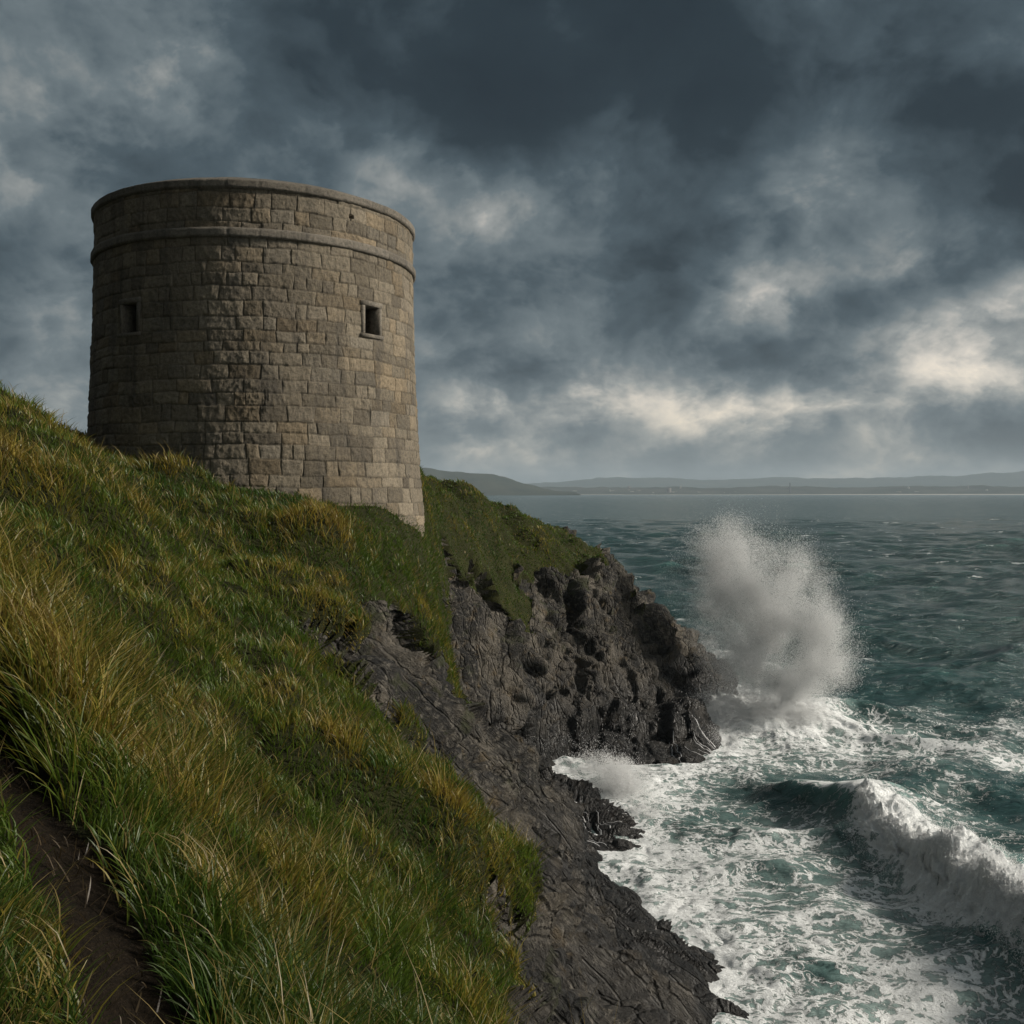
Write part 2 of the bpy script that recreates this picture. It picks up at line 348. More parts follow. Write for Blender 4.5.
pts += [  # ground and sea bed that the photograph does not show
    (0, 0, -1.75, 0), (-1.2, 2.2, -1.75, 0), (-3, 0, -1.2, 0), (-8, 0, .8, 0), (-8, 8, .9, 0), (-3, -8, -1.2, 0), (3, -8, -3.5, 0), (2.0, 2.5, -3.2, 0), (3, 0, -3.3, .3),
    (-16, 0, 3, 0), (-16, -10, 3, 0), (3.2, 6, -5.0, .6), (6, 4, -8, 1), (6, 10, -8.5, 1), (9, 4, -12, 1), (9, 12, -12.6, 1), (9, 20, -13.6, 1), (12, 8, -15, 1), (12, 0, -15, 1), (8, -8, -9, 1), (14, -10, -15, 1),
    (18, 10, -18, 1), (12, 24, -17, 1), (9.5, 29, -16, 1), (6.9, 30.5, -14.5, 1), (8.5, 34, -16.5, 1), (5.2, 34.5, -14.9, 1), (3.9, 37.2, -14.8, 1), (6.5, 38, -16, 1), (7.4, 42, -16, 1), (5.6, 45.5, -15.5, 1), (3.8, 48.8, -15, 1), (2.4, 50.3, -14.7, 1),
    (7.8, 48.5, -16, 1), (11.5, 50, -16, 1), (13, 55, -15.8, 1), (13.8, 62, -15.5, 1), (16, 68, -16, 1), (17.5, 75, -17, 1), (12, 80, -15, 1), (15, 90, -18, 1), (0, 90, -14, 1), (2, 75, -6, .6), (8, 72, -8.5, 1), (0, 100, -18, 1), (20, 50, -19, 1), (24, 30, -19, 1), (24, 75, -19, 1), (25, 0, -19, 1),
    (-17, 38, 2.2, 0), (-16, 44, 2.0, 0), (-9, 46, .6, 0), (-9, 38, .6, 0), (-4.6, 37, -1.0, -.2), (-6.2, 36, -.5, -.2), (-4.4, 41, -.9, -.2), (-6.5, 39, -.3, -.2), (-3.2, 42, -1.2, -.2), (-20, 30, 2.6, 0), (-20, 50, 1.2, 0), (-14, 24, 2.3, 0), (-18, 22, 2.7, 0), (-9, 62, 0, 0), (-25, 62, -1, 0), (-12, 80, -7, .5), (-30, 85, -8, .5), (-20, 100, -17, 1), (-40, 100, -17, 1),
    (-30, 40, 2.0, 0), (-30, 10, 3.5, 0), (-40, -15, 3.5, 0), (-60, 60, -2, 0), (-60, 20, 2, 0), (-2, 68, -1.6, .3), (4.2, 66, -3.0, .4), (0, -30, -2, 0), (-40, -40, 3, 0), (20, -40, -17, 1),
]
pts = np.array(pts, float)
RC = 1.2
def _kern(d2): return np.sqrt(d2+RC*RC)
# plan coordinates are warped so near points do not dominate
_A = _kern(((pts[:, None, :2]-pts[None, :, :2])**2).sum(-1))
n = len(pts); _M = np.zeros((n+3, n+3)); _M[:n, :n] = _A-np.eye(n)*.03
_M[:n, n] = 1; _M[:n, n+1:] = pts[:, :2]/50; _M[n, :n] = 1; _M[n+1:, :n] = pts[:, :2].T/50
_W = np.linalg.solve(_M, np.concatenate([pts[:, 2:4], np.zeros((3, 2))]))
def land(x, y):
    """relative height and rockiness of the smooth land form"""
    sh = x.shape; x = x.ravel(); y = y.ravel(); out = np.empty((len(x), 2))
    for s in range(0, len(x), 60000):
        q = np.stack([x[s:s+60000], y[s:s+60000]], -1)
        K = _kern(((q[:, None]-pts[None, :, :2])**2).sum(-1))
        out[s:s+60000] = K@_W[:n]+_W[n]+q/50@_W[n+1:]
    return out[:, 0].reshape(sh), out[:, 1].reshape(sh)

PATH = np.array([(-7.5, 9.5), (-4.3, 7.0), (-2.85, 5.55), (-2.35, 5.15), (-1.95, 4.7), (-1.5, 4.1), (-1.2, 3.5), (-.8, 2.6), (-.5, 1.2), (-.6, -3)])
def poly_dist(x, y, P):
    best = np.full(x.shape, 1e9); tpar = np.zeros(x.shape); side = np.zeros(x.shape); acc = 0
    for a, b in zip(P[:-1], P[1:]):
        d = b-a; L = np.hypot(*d); u = np.clip(((x-a[0])*d[0]+(y-a[1])*d[1])/L**2, 0, 1)
        ex = x-a[0]-u*d[0]; ey = y-a[1]-u*d[1]; dd = np.hypot(ex, ey); nr = dd < best
        side = np.where(nr, np.sign(d[0]*ey-d[1]*ex), side); tpar = np.where(nr, acc+u*L, tpar); best = np.where(nr, dd, best); acc += L
    return best, tpar, side

# azimuths: dense ahead, coarse behind
az = np.concatenate([np.arange(-180, -60, 3.), np.arange(-60, -36, .8), np.arange(-36, -28.6, .25), np.arange(-28.6, 28.6, .086), np.arange(28.6, 36, .25), np.arange(36, 60, .8), np.arange(60, 180, 3.)])
NA, NR = len(az), 1350
ra = np.exp(np.linspace(math.log(.6), math.log(118), 1100))
th = np.radians(az)[:, None]
X0 = np.sin(th)*ra[None]; Y0 = np.cos(th)*ra[None]
Z0, _ = land(X0, Y0)
sl = Z0/ra[None]
step = np.abs(np.diff(sl, axis=1))*1.0+np.diff(np.log(ra))[None]*(.14+.42*sst(ra[1:], 9, 24))[None]
for _ in range(6):      # smooth across neighbouring columns so that the mesh lines stay even
    step = (np.roll(step, 1, 0)+2*step+np.roll(step, -1, 0))/4
cum = np.concatenate([np.zeros((NA, 1)), np.cumsum(step, 1)], 1)
rr = np.empty((NA, NR))
for i in range(NA): rr[i] = np.exp(np.interp(np.linspace(0, cum[i, -1], NR), cum[i], np.log(ra)))
X = np.sin(th)*rr; Y = np.cos(th)*rr
Z, K = land(X, Y)
e = .15
zx = (land(X+e, Y)[0]-land(X-e, Y)[0])/(2*e); zy = (land(X, Y+e)[0]-land(X, Y-e)[0])/(2*e)
steep = np.hypot(zx, zy)
N = np.stack([-zx, -zy, np.ones_like(zx)], -1); N /= np.linalg.norm(N, axis=-1)[..., None]
Pw = P3d(X, Y, Z)
kn = K+.46*fbm(Pw*.30, 4)+.22*fbm(Pw*1.5+5, 3)+.10*(steep-.9)
tw = np.exp(-(np.maximum(np.hypot(X+9.43, Y-37.3)-6.1, 0)/2.4)**2)
kn -= 1.2*tw
rock = sst(kn, .42, .58)
pd, pt, ps = poly_dist(X, Y, PATH)
pw = .18+.07*noise3(P3d(X, Y, 0, 1.6))
path = 1-sst(pd, pw, pw+.12)
path *= (1-rock)
# grass ground: tussocky humps
def mounds(x, y):
    gx, gy = x*.8+y*.6, -x*.6+y*.8
    q = P3d(gx, gy, 0, 1, .6, 1.15); q = q+.35*np.stack([noise3(q*.9+4), noise3(q*.9+14), 0*x], -1)
    a = np.abs(noise3(q*.42+3.1)); b = np.abs(noise3(q*1.05+9.7)); c = noise3(q*.17+6)
    return 1.5*a+.62*b-.55+.45*c, np.clip(2.2*a+1.1*b-.9, -1, 1)
hump, _ = mounds(X, Y)
hump *= .55+.45*sst(np.hypot(X, Y), 6, 14)
near = sst(np.hypot(X, Y), 2, 9)
g_off = hump*(.35+.65*near)*(1-path)*(1-.8*tw)-.14*path+.02*fbm(P3d(X, Y, 0, 7), 2)
# bank beside the path
g_off += .16*np.exp(-((pd-.62)/.28)**2)*(ps > 0)*sst(Y, 1.5, 3)*(1-sst(Y, 7, 9))
# rock: buttresses and gullies, fractured facets; strata dip seaward on the near slope, stand upright on the headland
rm = rock > .001
F = P3d(X, Y, Z)[rm]
head = sst(F[:, 1]-.25*F[:, 0], 38, 47)[:, None]
E1 = np.array((.72, -.07, -.69)); E1 /= np.linalg.norm(E1)
E2 = np.array((.12, .05, 1.0)); E2 /= np.linalg.norm(E2)
wv = np.stack([fbm(F*.25+1, 3), fbm(F*.25+41, 3), fbm(F*.25+81, 3)], -1)
Fw = F+wv*(1.3-.8*head)
def along(p, k):
    a = p-(1-k)*E1*(p@E1)[:, None]; b = p-(1-k)*E2*(p@E2)[:, None]
    return a*(1-head)+b*head
o1, e1 = facets(along(Fw, .42)*.20+20, 1.15, 22)
o2, e2 = facets(along(Fw, .50)*.50+7, 1.25, 40)
o3, e3 = facets(along(F+wv*.5, .62)*1.35+3, 1.2, 40)
ro = (1.5-.55*head[:, 0])*o1-(.55-.25*head[:, 0])*np.exp(-(e1/.10)**2)+(.80-.30*head[:, 0])*o2-.30*np.exp(-(e2/.09)**2)+(.34-.18*head[:, 0])*o3-.10*np.exp(-(e3/.12)**2)
ro += (.30-.10*head[:, 0])*fbm(along(F, .45)*.55+5, 5, .55)-.12
def ledges(u_, sharp=.16):
    f_ = u_-np.floor(u_); k_ = np.floor(u_).astype(np.int64) & 255
    return np.where(f_ < 1-sharp, f_/(1-sharp), (1-f_)/sharp)-.5, _g3[_perm[k_ & 255]][:, 1]
hs = head[:, 0]; wb = fbm(F*.30+61, 3); wb2 = fbm(F*.9+71, 3)
un = F@np.array((.10, .93, .34))*.62+.55*wb+.10*wb2; uh = F@np.array((.93, -.34, .12))*.46+.45*wb+.10*wb2
l1, k1 = ledges(un*(1-hs)+uh*hs); l2, k2 = ledges((un*(1-hs)+uh*hs)*3.3+.5*wb2)
lowz = .25+.75*sst(F[:, 2], -13.2, -10.5)
ro = ro*(.55+.45*lowz)+.62*l1*lowz+.28*k1+((.20-.05*hs)*l2+.08*k2)*lowz
dist = np.hypot(X, Y)
r_off = np.zeros_like(X); r_off[rm] = ro
r_off *= (.75+.25*sst(dist, 12, 40))*(.2+.8*sst(Z, -14.7, -12.9))
off = g_off*(1-rock)+r_off*rock
V = np.stack([X, Y, Z], -1)
hN = N.copy(); hN[..., 2] *= .75; hN /= np.linalg.norm(hN, axis=-1)[..., None]
V += (np.array((0, 0, 1.))*(1-rock)[..., None]+hN*rock[..., None])*off[..., None]
V[..., 2] += EYE
Vf = V.reshape(-1, 3)
Q = grid_quads(NA, NR, wrap=True)
Q = Q[:, ::-1]
qr = rock.ravel()[Q].mean(1); qp = path.ravel()[Q].mean(1)
m_rock = mat_rock(); m_turf = mat_turf('turf', (.020, .022, .009), (.036, .038, .014)); m_path = mat_turf('trodden_earth', (.010, .0075, .005), (.024, .0175, .011))
is_r = qr > .5; is_p = (~is_r) & (qp > .5)
def structure(o): o['kind'] = 'structure'; return o
def stuff(o): o['kind'] = 'stuff'; return o
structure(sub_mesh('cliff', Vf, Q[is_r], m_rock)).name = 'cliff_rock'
structure(sub_mesh('hillside', Vf, Q[~is_r & ~is_p], m_turf))
structure(sub_mesh('footpath', Vf, Q[is_p], m_path))

# ------------------------------------------------------------------ grass
vq = V.reshape(-1, 3)[Q]
ctr = vq.mean(1); q_az = np.degrees(np.arctan2(ctr[:, 0], ctr[:, 1]))
fn = np.cross(vq[:, 2]-vq[:, 0], vq[:, 3]-vq[:, 1]); area = np.linalg.norm(fn, axis=1)/2; fn /= (np.linalg.norm(fn, axis=1)[:, None]+1e-9)
eye = np.array((0, 0, EYE)); dv = ctr-eye; dl = np.linalg.norm(dv, axis=1)
TC = np.array((-9.43, 37.3)); TR = 6.1
in_tower = np.hypot(ctr[:, 0]-TC[0], ctr[:, 1]-TC[1]) < TR-.1
ok = (np.abs(q_az) < 33.5) & (qr < .75) & (~in_tower) & (ctr[:, 2] > 3.5) & (dl < 75)
# a blade count per square metre that thins with distance
dens = 2500*(4.5/np.maximum(dl, 2.2))**1.32
dens *= np.where(qp > .3, .16, 1)*(1-sst(qr, .2, .75))
exp = dens*area*ok
cnt = rng.poisson(exp)
print('blades', cnt.sum())
fi = np.repeat(np.arange(len(Q)), cnt); nb = len(fi)
u = rng.random((nb, 2)).astype(np.float32)
a4 = vq[fi]
base = ((a4[:, 0]*(1-u[:, :1])+a4[:, 1]*u[:, :1])*(1-u[:, 1:])+(a4[:, 3]*(1-u[:, :1])+a4[:, 2]*u[:, :1])*u[:, 1:])
d = dl[fi]; nrm = fn[fi]; nrm[nrm[:, 2] < 0] *= -1
pb, _, sb = poly_dist(base[:, 0], base[:, 1], PATH)
n_h = mounds(base[:, 0], base[:, 1])[1]             # the humps again: tops carry long pale grass
n_t = fbm(P3d(base[:, 0], base[:, 1], 0, 1.5)+20, 3)
n_c = fbm(P3d(base[:, 0], base[:, 1], 0, .8)+33, 4)
n_s = noise3(P3d(base[:, 0], base[:, 1], 0, 5.)+12)
bank = np.exp(-((pb-.75)/.35)**2)*(sb > 0)
edge = sst(qr[fi], .05, .5)
tower_d = np.hypot(base[:, 0]-TC[0], base[:, 1]-TC[1])-TR
def tussock(x, y, size):
    p = np.stack([x, y], -1)/size; i = np.floor(p).astype(np.int32); best = np.full(len(x), 9.); vx = np.zeros((len(x), 2)); hs = np.zeros(len(x), np.int32)
    for ax in (-1, 0, 1):
        for ay in (-1, 0, 1):
            c = i+np.array((ax, ay), np.int32); m_ = c & 255; h = _perm[_perm[m_[:, 0]]+m_[:, 1]]
            q = c+.5+_g3[h][:, :2]*.5-p; dd = (q*q).sum(-1); nr = dd < best
            best = np.where(nr, dd, best); vx = np.where(nr[:, None], -q, vx); hs = np.where(nr, h, hs)
    return vx, np.sqrt(best), hs/255.
tv1, td1, th1 = tussock(base[:, 0]+.12*n_s, base[:, 1]+.12*n_t, .62)
tv2, td2, th2 = tussock(base[:, 0]+.08*n_t, base[:, 1]+.08*n_s, .27)
short = 1-.62*sst(base[:, 1], 36, 44)*sst(base[:, 0], -8, -3)
short *= 1-.4*np.exp(-(tower_d/1.2)**2)
Lb = (.21+.08*n_t+.07*n_h+.16*bank+.05*(1-sst(d, 6, 14)))*(.6+.7*rng.random(nb))*(1+.014*d)*short*(1-.3*edge)
Lb *= (1.45-1.0*np.minimum(td1, 1))*(1.15-.35*np.minimum(td2, 1))*(.75+.5*th1)
Lb *= np.where(pb < .2, .40, .90)
Lb = np.clip(Lb, .05, .75)
pale = np.clip(.24+.40*(th1-.5)+.22*(th2-.5)+.15*(.5-td1)+.50*n_c+.45*n_h+.25*bank+.30*edge-.30*(short < .7)+.22*rng.normal(size=nb), 0, 1)
green_rich = np.clip(.5-.9*noise3(P3d(base[:, 0], base[:, 1], 0, .28)+50), 0, 1)
pale = np.where(pb < .2, np.maximum(pale, .75), pale)
stalk = (edge < .05)*rng.random(nb) > 0
stalk &= rng.random(nb) < (.035+.07*np.clip(n_c+.4*n_h, 0, 1))
Lb = np.where(stalk, Lb*1.45+.05, Lb)
wid = (.0022+.0009*rng.random(nb))*(1+.13*d)*np.where(stalk, .75, 1)
# lean: downhill, with the wind, combed in tufts
flat_ = np.where(pb < .2, 1.0, 0.0)
tuft = np.stack([noise3(P3d(base[:, 0], base[:, 1], 0, 2.2)+70), noise3(P3d(base[:, 0], base[:, 1], 0, 2.2)+90)], -1)
tuft2 = np.stack([noise3(P3d(base[:, 0], base[:, 1], 0, 6.)+71), noise3(P3d(base[:, 0], base[:, 1], 0, 6.)+91)], -1)
droop = rng.random(nb) < .30
lean = nrm[:, :2]*np.where(droop, 1.7, .35)[:, None]+np.array((-.50, -.20))*np.where(droop, 0, 1)[:, None]+tuft*.8+tuft2*.35+tv1*.95+tv2*.5+rng.normal(size=(nb, 2))*.32
lean *= (.55+.5*rng.random(nb))[:, None]
gr = np.stack([lean[:, 0], lean[:, 1], np.full(nb, .62+.0*d)], -1)
d0 = np.stack([lean[:, 0]*(.35+1.5*flat_), lean[:, 1]*(.35+1.5*flat_), 1-.8*flat_], -1)+nrm*.4; d0 /= np.linalg.norm(d0, axis=1)[:, None]
d1 = gr+np.array((0, 0, .0)); d1 /= np.linalg.norm(d1, axis=1)[:, None]
d2 = np.stack([lean[:, 0]*1.5, lean[:, 1]*1.5, .25-.5*rng.random(nb)-.5*droop], -1); d2 /= (np.linalg.norm(d2, axis=1)[:, None]+1e-6)
c1 = base+d0*(Lb*.55)[:, None]; c2 = c1+(d1*.6+d2*.4)*(Lb*.55)[:, None]; p0 = base-nrm*.02
def bez(u_): return p0*(1-u_)**2+c1*2*u_*(1-u_)+c2*u_*u_
p1 = bez(.3); p2 = bez(.58); p2b = bez(.8); p3 = bez(1.0)
sa = rng.random(nb)*2*np.pi; side = np.stack([np.cos(sa), np.sin(sa), np.zeros(nb)], -1)
view = p1-eye; view /= np.linalg.norm(view, axis=1)[:, None]
s1 = side*wid[:, None]
GV = np.stack([p0-s1, p0+s1, p1-s1*.9, p1+s1*.9, p2-s1*.72, p2+s1*.72, p2b-s1*.45, p2b+s1*.45, p3], 1).reshape(-1, 3)
cg_d = np.array((.026, .070, .012)); cg_l = np.array((.105, .150, .015)); cs = np.array((.265, .205, .036)); cb = np.array((.155, .098, .020))
gmix = (.6*green_rich+.4*rng.random(nb))[:, None]
cG = cg_d*gmix+cg_l*(1-gmix)
cS = np.where(rng.random(nb)[:, None] < .28, cb, cs)*(.75+.5*rng.random(nb))[:, None]
pl = sst(pale, .22, .95)[:, None]
bc = cG*(1-pl)+cS*pl
bc = np.where(stalk[:, None], np.array((.27, .205, .075))*(.7+.6*rng.random(nb))[:, None], bc)
bc = np.where((pb < .2)[:, None] & (qp[fi] > .3)[:, None], np.array((.060, .042, .022))*(.6+.8*rng.random(nb))[:, None], bc)
bcol = np.repeat(bc, 9, 0).reshape(-1, 9, 3)
bcol[:, 6:] = bcol[:, 6:]*.75+np.array((.15, .11, .03))*.25*np.clip(pale[:, None, None]+.3, 0, 1)   # withered tips
m_grass = mat_grass()
far_b = d > 14
def emit_grass(name, sel):
    idx = np.nonzero(sel)[0]
    vv = GV.reshape(-1, 9, 3)[idx].reshape(-1, 3); k = len(idx)
    b7 = (np.arange(k)*9)[:, None]
    f = np.concatenate([b7+np.array((0, 1, 3, 2)), b7+np.array((2, 3, 5, 4)), b7+np.array((4, 5, 7, 6)), b7+np.array((6, 7, 8))], 1).ravel()
    o = mesh_obj(name, vv, f, np.tile(np.array((4, 4, 4, 3)), k), m_grass, True, None, {'blade_col': bcol[idx].reshape(-1, 3)})
    return stuff(o)
emit_grass('green_grass', ~stalk)
emit_grass('dry_grass', stalk)

# ------------------------------------------------------------------ the tower
tower = bpy.data.objects.new('round_tower', None); sc.collection.objects.link(tower)
tower.location = (TC[0], TC[1], EYE-1.0)
tower['label'] = 'squat round stone tower with two small square windows on the grassy hill'
tower['category'] = 'tower'
m_stone = mat_stone('tower_stone'); m_trim = mat_stone('trim_stone', False, (.18, .16, .13)); m_dark = mat_plain('dark_interior', (.012, .012, .012))
phi0 = math.atan2(-TC[1], -TC[0])       # bearing from the tower towards the camera
def rad(z):  # z above the eye
    return np.interp(z, [-6, -1.2, .6, 2.4, 5.4, 8.2, 10.2], [6.45, 6.17, 6.00, 5.88, 5.75, 5.69, 5.68])
def cyl(phi, z, r):  # phi is measured from the camera side, positive to the right; local to the tower
    a = phi0+phi
    return np.stack([np.cos(a)*r, np.sin(a)*r, z+1.0], -1)
def masonry(ph, z, zlo, zhi, seed, wmin=.34, wmax=1.2, hmin=.32, hmax=.54):
    """joint distance, block id for a coursed wall"""
    rg = np.random.default_rng(seed); ed = [zlo]
    while ed[-1] < zhi: ed.append(ed[-1]+rg.uniform(hmin, hmax))
    ed = np.array(ed); s = ((ph+3.0) % (2*math.pi))*5.85
    z = z+.06*noise3(P3d(s*.55, z*.5, 3.0))+.022*noise3(P3d(s*2.4, z*2.4, 8.))
    s = s+.06*noise3(P3d(s*1.6, z*1.6, 5.0))
    ci = np.clip(np.searchsorted(ed, z)-1, 0, len(ed)-2)
    dz = np.minimum(z-ed[ci], ed[ci+1]-z); ds = np.empty_like(z); bid = np.empty(z.shape, np.int64); bu = np.zeros_like(z); bv = (z-ed[ci])/(ed[ci+1]-ed[ci])
    C = 2*math.pi*5.85
    for c in range(len(ed)-1):
        b = [0.0]
        while b[-1] < C-.9: b.append(b[-1]+rg.uniform(wmin, wmax))
        b = np.array(b)*C/b[-1]; mk = ci == c
        if not mk.any(): continue
        sv = np.clip(s[mk], 0, C-1e-4); k = np.clip(np.searchsorted(b, sv, side='right')-1, 0, len(b)-2)
        ds[mk] = np.minimum(sv-b[k], b[k+1]-sv); bid[mk] = c*97+k; bu[mk] = (sv-b[k])/(b[k+1]-b[k])
    return dz, ds, bid, bu, bv
def stone_colors(bid, s, z):
    rg = np.random.default_rng(5); n_ = 8000
    pal = np.array([(.245, .225, .185), (.265, .24, .195), (.215, .198, .168), (.285, .243, .18), (.29, .235, .16), (.235, .225, .20), (.19, .175, .15), (.275, .222, .155)])
    pal = pal*.5+np.array((.24, .215, .175))*.5
    pick = pal[rg.choice(len(pal), n_, p=[.22, .2, .17, .12, .07, .12, .06, .04])]*rg.uniform(.50, .90, (n_, 1))*np.array((1.0, .945, .86))
    return pick[bid % n_]
WIN = [(-45.0, 5.66), (40.3, 5.86)]     # degrees from the camera side, height of the centre above the eye
WW, WH = .68, .95
def build_wall(name, zlo, zhi, seed, rfun, nz, nphi=1500, windows=(), holes=(), **kw):
    # fine grid on the seaward half, coarser at the back
    ph = np.concatenate([np.linspace(-110, 110, nphi), np.linspace(110, 250, 240)[1:-1]])
    ph = np.radians(ph)[:, None]; zz = np.linspace(zlo, zhi, nz)[None]
    PH, ZZ = np.broadcast_arrays(ph, zz); PH = PH.copy(); ZZ = ZZ.copy()
    r = rfun(ZZ)
    sarc = PH*5.85
    dz, ds, bid, bu, bv = masonry(PH, ZZ, zlo-.2, zhi+.2, seed, **kw)
    jw = np.maximum(.006, .017+.016*noise3(P3d(sarc*.9, ZZ*.9, 2.)))
    dj = np.minimum(dz, ds)
    joint = 1-sst(dj, jw*.4, jw*1.7)
    hr = np.random.default_rng(seed+3); rv = hr.uniform(-1, 1, 9000)[bid % 9000]; rt = hr.uniform(-1, 1, 9000)[(bid*7+3) % 9000]; ru = hr.uniform(-1, 1, 9000)[(bid*3+1) % 9000]
    pil = np.minimum(sst(ds, 0, .13), sst(dz, 0, .11))
    Pn = P3d(sarc, ZZ, 0)
    disp = -.020*joint+.015*rv+.009*pil+.014*rt*(bu-.5)+.018*ru*(bv-.5)+.019*fbm(Pn*3.6, 5, .6)+.02*fbm(Pn*.6+4, 2)
    rub = sst(noise3(Pn*.5+9), .25, .6)                       # patches of rougher, rubbly facing
    disp += rub*.02*ridged(Pn*3.3, 3)
    for (hp, hz, hw, hh) in holes:
        q = np.maximum(np.abs((PH-math.radians(hp))*5.75)/hw, np.abs(ZZ-hz)/hh); disp -= .28*(1-sst(q, .8, 1.1))
    col = stone_colors(bid+seed*13, sarc, ZZ)
    col = col*(1-.35*joint[..., None])*(1+.10*noise3(Pn*.8+3)[..., None])
    vtx = cyl(PH, ZZ, r+disp); NI, NJ = PH.shape
    q = grid_quads(NI, NJ, wrap=True)
    if windows:
        keep = np.ones(len(q), bool)
        cp = PH.ravel()[q].mean(1); cp = np.where(np.ptp(PH.ravel()[q], axis=1) > 3, math.pi, cp); cz = ZZ.ravel()[q].mean(1)
        for wp, wz in windows:
            keep &= ~((np.abs(cp-math.radians(wp))*5.76 < WW/2+.07) & (np.abs(cz-wz) < WH/2+.07))
        q = q[keep]
    vtx = vtx.reshape(-1, 3); used, inv = np.unique(q.ravel(), return_inverse=True)
    return mesh_obj(name, vtx[used], inv, np.full(len(q), 4), m_stone, True, tower, {'stone_col': col.reshape(-1, 3)[used]})
build_wall('wall', -5.5, 8.12, 21, rad, 430, windows=WIN)
build_wall('parapet', 8.40, 9.66, 33, lambda z: rad(z)+0*z+.0, 44, holes=[(31.5, 9.2, .085, .06)], wmin=.5, wmax=1.1, hmin=.36, hmax=.5)
def ring(name, prof, seed):  # profile of (radius, z) swept round, cut into long stones
    nphi = 700; ph = np.linspace(0, 2*math.pi, nphi, endpoint=False)[:, None]
    pr = np.array(prof); fine = []
    for a, b in zip(pr[:-1], pr[1:]):
        k = max(2, int(np.hypot(*(b-a))/.035)); fine += [a+(b-a)*t_ for t_ in np.linspace(0, 1, k, endpoint=False)]
    fine.append(pr[-1]); fine = np.array(fine)
    s = ph*5.8+0*fine[None, :, 0]; zz = fine[None, :, 1]+0*ph
    rg = np.random.default_rng(seed); b = [0]
    while b[-1] < 2*math.pi*5.8: b.append(b[-1]+rg.uniform(.7, 1.5))
    b = np.array(b); k = np.clip(np.searchsorted(b, s, side='right')-1, 0, len(b)-2)
    dj = np.minimum(s-b[k], b[k+1]-s)
    wear = .012*fbm(P3d(s, zz, 0, 2.2), 3)+.012*rg.uniform(-1, 1, len(b))[k]-.02*(1-sst(dj, .004, .022))
    rr_ = fine[None, :, 0]+wear; zz = zz+.010*noise3(P3d(s, zz, 4., 1.1))
    v = cyl(ph+0*rr_, zz, rr_)
    tint = rg.uniform(.8, 1.15, len(b))[k]; c = np.array((.165, .148, .122))*tint[..., None]
    return mesh_obj(name, v.reshape(-1, 3), grid_quads(nphi, len(fine), wrap=True).ravel(), np.full(nphi*(len(fine)-1), 4), m_stone, True, tower, {'stone_col': c.reshape(-1, 3)})
ring('string_course', [(5.56, 8.09), (5.75, 8.09), (5.81, 8.14), (5.81, 8.33), (5.76, 8.40), (5.56, 8.43)], 3)
ring('coping', [(5.55, 9.63), (5.71, 9.63), (5.78, 9.69), (5.78, 9.88), (5.74, 9.92), (5.1, 10.17), (4.2, 10.24), (4.2, 9.3)], 4)
ring('roof_platform', [(4.3, 9.4), (2.0, 9.45), (.05, 9.5)], 8)
def slab(parts):  # boxes in a window's own axes (right, out, up); joined to one mesh
    vs, fs = [], []
    for x0, x1, y0, y1, z0, z1 in parts:
        b0 = len(vs); bv = .012
        # chamfered box
        for zz in (z0, z1):
            for (xx, yy) in ((x0, y0), (x1, y0), (x1, y1), (x0, y1)):
                vs.append((xx+(bv if xx == x0 else -bv), yy+(bv if yy == y0 else -bv), zz))
        mid = len(vs)
        for zz in (z0+bv, z1-bv):
            for (xx, yy) in ((x0, y0), (x1, y0), (x1, y1), (x0, y1)): vs.append((xx, yy, zz))
        lo, hi, l2, h2 = b0, b0+4, mid, mid+4
        fs += [(lo+3, lo+2, lo+1, lo), (hi, hi+1, hi+2, hi+3)]
        for k in range(4):
            k2 = (k+1) % 4
            fs += [(lo+k, lo+k2, l2+k2, l2+k), (l2+k, l2+k2, h2+k2, h2+k), (h2+k, h2+k2, hi+k2, hi+k)]
    return vs, fs
def window_mesh(name, parts, wp, wz, mat, parent):
    vs, fs = slab(parts); a = phi0+math.radians(wp); rz = float(rad(wz))
    out = np.array((math.cos(a), math.sin(a), 0)); rt = np.array((-math.sin(a), math.cos(a), 0)); up_ = np.array((0, 0, 1.))
    v = np.array([out*(rz+y)+rt*x+up_*(z+wz+1.0) for x, y, z in vs])
    f = [i for q in fs for i in q]
    return mesh_obj(name, v, f, [len(q) for q in fs], mat, False, parent)
hw, hh = WW/2, WH/2
for (wp, wz), lab in zip(WIN, ('small window opening on the shaded left flank', 'small window opening on the lit right flank')):
    win = window_mesh('window', [(-hw-.1, hw+.1, -.75, -.70, -hh-.1, hh+.1)], wp, wz, m_dark, tower); win['label'] = lab
    window_mesh('sill', [(-hw-.20, hw+.20, -.60, .055, -hh-.13, -hh)], wp, wz, m_trim, win)
    window_mesh('lintel', [(-hw-.17, hw+.17, -.60, .020, hh, hh+.17)], wp, wz, m_trim, win)
    window_mesh('jamb', [(-hw-.13, -hw, -.70, .016, -hh+.003, hh-.003)], wp, wz, m_trim, win)
    window_mesh('jamb', [(hw, hw+.13, -.70, .016, -hh+.003, hh-.003)], wp, wz, m_trim, win)
    bars = []
    bars += [(-.013, .013, -.42, -.39, -hh+.01, hh-.01), (-hw+.01, hw-.01, -.385, -.365, -.012, .012)]
    window_mesh('window_bar', bars, wp, wz, mat_plain('old_iron', (.03, .03, .032), .6) if wp < 0 else bpy.data.materials['old_iron'], win)

